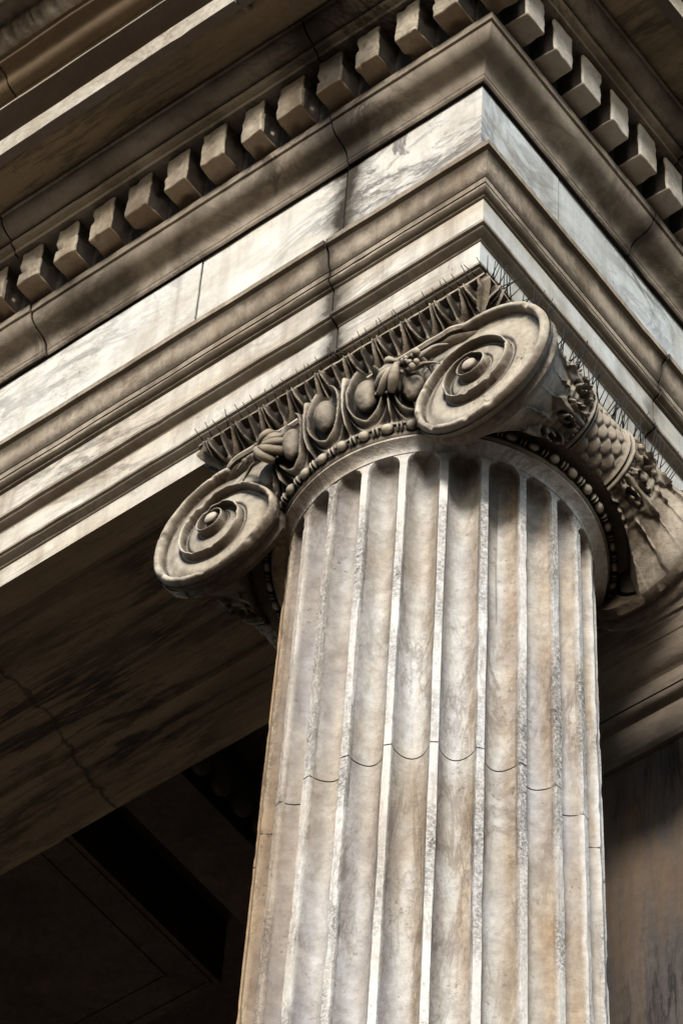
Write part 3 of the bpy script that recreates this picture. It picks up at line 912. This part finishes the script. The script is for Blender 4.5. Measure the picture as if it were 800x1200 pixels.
# abacus with leaf-and-dart edge
AX0, AX1, AY0, AY1 = -.868, .067, -.055, .80
def abacus():
    G = Geo()
    nv = 26
    v = np.linspace(0, 1, nv)
    # profile from the top lip down to the neck
    def prof(v):
        inset = .002 + .048 * smooth01((v - .10) / .85)
        z = -.003 - .088 * v
        return inset, z
    def side(axis, a0, a1, pl, sgn, n):
        us = np.linspace(a0, a1, n)
        U, Vv = np.meshgrid(us, v, indexing='ij')
        ins, z = prof(Vv)
        lu = ((U / .0925) % 1) - .5
        au = np.abs(lu)
        band = smooth01((Vv - .10) / .05) * (1 - smooth01((Vv - .92) / .05))
        # leaf: outer rim, pointed at the foot; mid rib flaring at the foot; drilled hollows between
        q_ = np.clip((Vv - .12) / .78, 0, 1)
        rimpos = .40 * np.sqrt(np.clip(1 - q_ ** 1.9, 0, 1)) + .02
        rim = np.exp(-((au - rimpos) / (.075 + .05 * q_)) ** 2)
        rib = np.exp(-(au / (.045 + .11 * q_ ** 2)) ** 2)
        foot = np.exp(-((q_ - .97) / .10) ** 2) * np.exp(-(au / .26) ** 2)
        dart_ = np.exp(-((au - .5) / (.05 + .04 * (1 - q_))) ** 2) * .9
        relief = np.maximum.reduce([rim, rib * .95, foot, dart_])
        hgt = band * (-.024 + .040 * np.clip(relief, 0, 1) ** 1.3 + .010 * np.sin(q_ * PI))
        lip = .004 * (1 - smooth01((Vv - .08) / .03))
        out = -ins + hgt + lip
        P = np.zeros(U.shape + (3,))
        # mitre the corners
        shrink = ins
        if axis == 0:
            P[..., 0] = np.clip(U, AX0 + shrink, AX1 - shrink); P[..., 1] = pl + sgn * out
        else:
            P[..., 1] = np.clip(U, AY0 + shrink, AY1 - shrink); P[..., 0] = pl + sgn * out
        P[..., 2] = z
        P = P.reshape(-1, 3)
        P += np.stack([nz(P, 40.), nz(P + 3, 40.), nz(P + 6, 40.)], -1) * .0022
        return P, n
    P, n = side(0, AX0, AX1, AY0, -1, 380); G.add(P, grid_faces(n, nv))
    P, n = side(0, AX0, AX1, AY1, 1, 60); G.add(P, grid_faces(n, nv, flip=True))
    P, n = side(1, AY0, AY1, AX1, 1, 340); G.add(P, grid_faces(n, nv))
    P, n = side(1, AY0, AY1, AX0, -1, 200); G.add(P, grid_faces(n, nv, flip=True))
    i = .05
    G.add(*box(AX0 + i + .03, AX1 - i - .03, AY0 + i + .03, AY1 - i - .03, -.19, -.004))
    t = .004
    G.add([(AX0 + t, AY0 + t, -.0035), (AX1 - t, AY0 + t, -.0035), (AX1 - t, AY1 - t, -.0035), (AX0 + t, AY1 - t, -.0035)], [(0, 1, 2, 3)])
    return G.get()
part('abacus', abacus(), M_carvdark, cap, col, 60, label='abacus edged with sooty carved leaves')

# ------------------------------------------------------------------ bird spikes
def spike_mesh(p):
    v, f = tube(p, [.0017, .0015, .0010], 5)
    me = make_mesh('spike', v, f, M_spike, (0, 0, 0), None)
    return me
SP1 = spike_mesh([(0, 0, 0), (0, 0, .5), (0, 0, 1.0)])
def spikes(name, label, base_loc, strip_geo, items):
    t = thing(name, label, 'bird spikes', base_loc, None)
    part('base_strip', strip_geo, M_strip, t, t)
    for p, dvec in items:
        o = bpy.data.objects.new('spike', SP1)
        L = dvec.length
        o.rotation_mode = 'QUATERNION'
        o.rotation_quaternion = Vector((0, 0, 1)).rotation_difference(dvec)
        o.scale = (1, 1, L)
        o.location = Vector(p) + Vector((0, 0, ZS)) - Vector(base_loc)
        link(o, t)
    return t
it = []
for k in range(36):
    x = -.852 + k * .0262 + random.uniform(-.004, .004)
    it.append(((x, -.046, .004), Vector((-.030 + random.uniform(-.016, .016), -.006 + random.uniform(-.006, .006), .094 + random.uniform(-.012, .01)))))
spikes('bird_spike_strip', 'sparse row of short thin bird spikes along the left ledge above the sooty leaf moulding', (-.4, -.045, ZS),
       box(-.862, .05, -.052, -.040, .0008, .008), it)
it = []
for k in range(98):
    y = -.03 + k * .0083 + random.uniform(-.003, .003)
    lean = random.choice((-1, 1, 0))
    it.append(((.053, y, .004), Vector((.040 + random.uniform(-.025, .03), lean * .040 + random.uniform(-.022, .022), .098 + random.uniform(-.025, .025)))))
spikes('bird_spike_strip', 'dense bristling row of splayed bird spikes along the right ledge above the scaly bolster', (.053, .4, ZS),
       box(.045, .061, -.035, .795, .0008, .010), it)

# ------------------------------------------------------------------ pilaster behind, porch ceiling and walls
pil = thing('wall_pilaster', 'shadowed marble pilaster with streaky grey veins and moulded capital behind the column', 'pilaster', (-.4, 1.5, .24))
yw = 1.165
part('shaft', box(-.86, .02, yw, 1.95, zb + .24, -.485), M_wall, pil, pil)
aprof = [(yw + .002, -.486), (yw - .012, -.484), (yw - .014, -.46), (yw - .006, -.455), (yw - .006, -.335), (yw - .016, -.330)]
aprof += [(yw - .016 - .022 * math.sin(a) * 1.0, -.330 + .03 * (1 - math.cos(a)) / 2) for a in np.linspace(.1, PI, 7)]
aprof += [(yw - .018, -.296), (yw - .03, -.292), (yw - .03, -.235), (yw - .036, -.230)]
aprof += [(yw - .036 - .045 * math.sin(a), -.228 + .075 * (1 - math.cos(a))) for a in np.linspace(.1, PI / 2, 7)]
aprof += [(yw - .085, -.150), (yw - .09, -.090), (yw - .098, -.086), (yw - .10, -.03), (yw - .105, -.026), (yw - .106, -.002), (yw + .2, -.0015)]
def anta_cap():
    xs = np.linspace(-.95, .11, 60)
    rows = []
    for x in xs:
        p = np.array([(x, y, z) for y, z in aprof])
        p[:, 1] += nz(p, 9.) * .0015
        rows.append(p)
    G = Geo()
    G.add(np.concatenate(rows), grid_faces(len(xs), len(aprof), flip=False))
    G.add(*box(-.94, .10, yw + .003, 1.95, -.484, -.003))
    return G.get()
part('capital', anta_cap(), M_anta, pil, pil, 35)

ceil = thing('porch_ceiling', 'dark coffered stone ceiling of the porch behind the architrave', 'ceiling', (-3.6, 2.4, ZS + .5))
def cbox(*a):
    return box(*a)
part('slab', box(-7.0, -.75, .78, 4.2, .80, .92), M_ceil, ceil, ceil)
for x0, x1 in ((-2.12, -1.9), (-4.9, -4.7)):
    part('beam', box(x0, x1, .80, 4.2, .50, .80), M_ceil, ceil, ceil)
def panel():
    G = Geo()
    G.add(*box(-4.5, -2.34, .80, 1.86, .52, .80))
    for i, (a, b, z) in enumerate(((.02, .032, .515), (.12, .128, .515))):
        X0, X1, Y0, Y1 = -4.5 + a, -2.34 - a, .82 + a, 1.86 - a
        w = b - a
        G.add(*box(X0, X1, Y1 - w, Y1, z, .5195))
        G.add(*box(X1 - w, X1, Y0, Y1 - w - .001, z, .5195))
    return G.get()
part('coffer_panel', panel(), M_ceil, ceil, ceil)
def ceil_leaf():
    G = Geo()
    for k in range(34):
        y = .84 + k * .1
        for xx in (-1.86,):
            G.add(*ellipsoid((xx, y, .56), (.03, .042, .05), nu=10, nv=8))
    return G.get()
part('egg_moulding', ceil_leaf(), M_ceil, ceil, ceil, None)
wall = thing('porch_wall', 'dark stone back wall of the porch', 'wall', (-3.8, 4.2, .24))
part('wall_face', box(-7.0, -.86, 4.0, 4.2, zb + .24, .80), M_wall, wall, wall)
side = thing('side_wall', 'marble side wall behind the pilaster, below the right side of the entablature', 'wall', (-.4, 3.5, .24))
part('wall_face', box(-.80, -.06, 1.96, 5.0, zb + .24, -.003), M_wall, side, side)

# ------------------------------------------------------------------ ground
def struct(name, geo, mat):
    v, f = geo
    v = np.asarray(v, float)
    me = make_mesh(name, v, f, mat, (0, 0, 0), None, False)
    o = bpy.data.objects.new(name, me)
    o['kind'] = 'structure'
    link(o)
struct('ground', ([(-400, -400, 0), (400, -400, 0), (400, 400, 0), (-400, 400, 0)], [(0, 1, 2, 3)]), M_ground)
struct('steps', (lambda a, b: (list(a[0]) + list(b[0]), list(a[1]) + [tuple(i + 8 for i in q) for q in b[1]]))(
    box(-8, .9, -.9, 6, .004, .12), box(-8, .55, -.55, 6, .1205, .24)), M_step)

# ------------------------------------------------------------------ light
world = bpy.data.worlds.new('World')
scene.world = world
world.use_nodes = True
wt = world.node_tree
sky = wt.nodes.new('ShaderNodeTexSky')
sky.sky_type = 'NISHITA'
sky.sun_disc = False
SUN_EL, SUN_AZ = math.radians(20), math.radians(33)    # azimuth measured from -y towards +x
sky.sun_elevation = SUN_EL
sky.air_density = 1.0
sky.dust_density = .4
sky.ozone_density = 1.5
to_sun = Vector((math.sin(SUN_AZ) * math.cos(SUN_EL), -math.cos(SUN_AZ) * math.cos(SUN_EL), math.sin(SUN_EL)))
sky.sun_rotation = math.atan2(to_sun.x, to_sun.y)
bg = wt.nodes['Background']
bg.inputs['Strength'].default_value = .15
wt.links.new(sky.outputs[0], bg.inputs['Color'])
sun = bpy.data.lights.new('sun', 'SUN')
sun.energy = 4.6
sun.angle = math.radians(14)
sun.color = (1.0, .95, .88)
so = bpy.data.objects.new('sun', sun)
so.rotation_euler = to_sun.to_track_quat('Z', 'Y').to_euler()
link(so)

# ------------------------------------------------------------------ camera
cam = bpy.data.cameras.new('camera')
cam.sensor_fit = 'VERTICAL'
cam.sensor_height = 36
cam.sensor_width = 24
cam.lens = 4466.78 / 1200 * 36
cam.clip_start = .1
cam.clip_end = 2000
co = bpy.data.objects.new('camera', cam)
r_ = Vector((0.79744094, 0.60185757, 0.04307446))
u_ = Vector((0.46846546, -0.66253025, 0.58446025))
f_ = Vector((-0.38029996, 0.44589364, 0.81027823))
m = Matrix(((r_.x, u_.x, -f_.x, 3.19689), (r_.y, u_.y, -f_.y, -4.220413), (r_.z, u_.z, -f_.z, -8.282731 + ZS), (0, 0, 0, 1)))
co.matrix_world = m
link(co)
scene.camera = co
scene.view_settings.view_transform = 'Standard'
scene.view_settings.look = 'None'
scene.view_settings.exposure = 0
scene.render.film_transparent = False
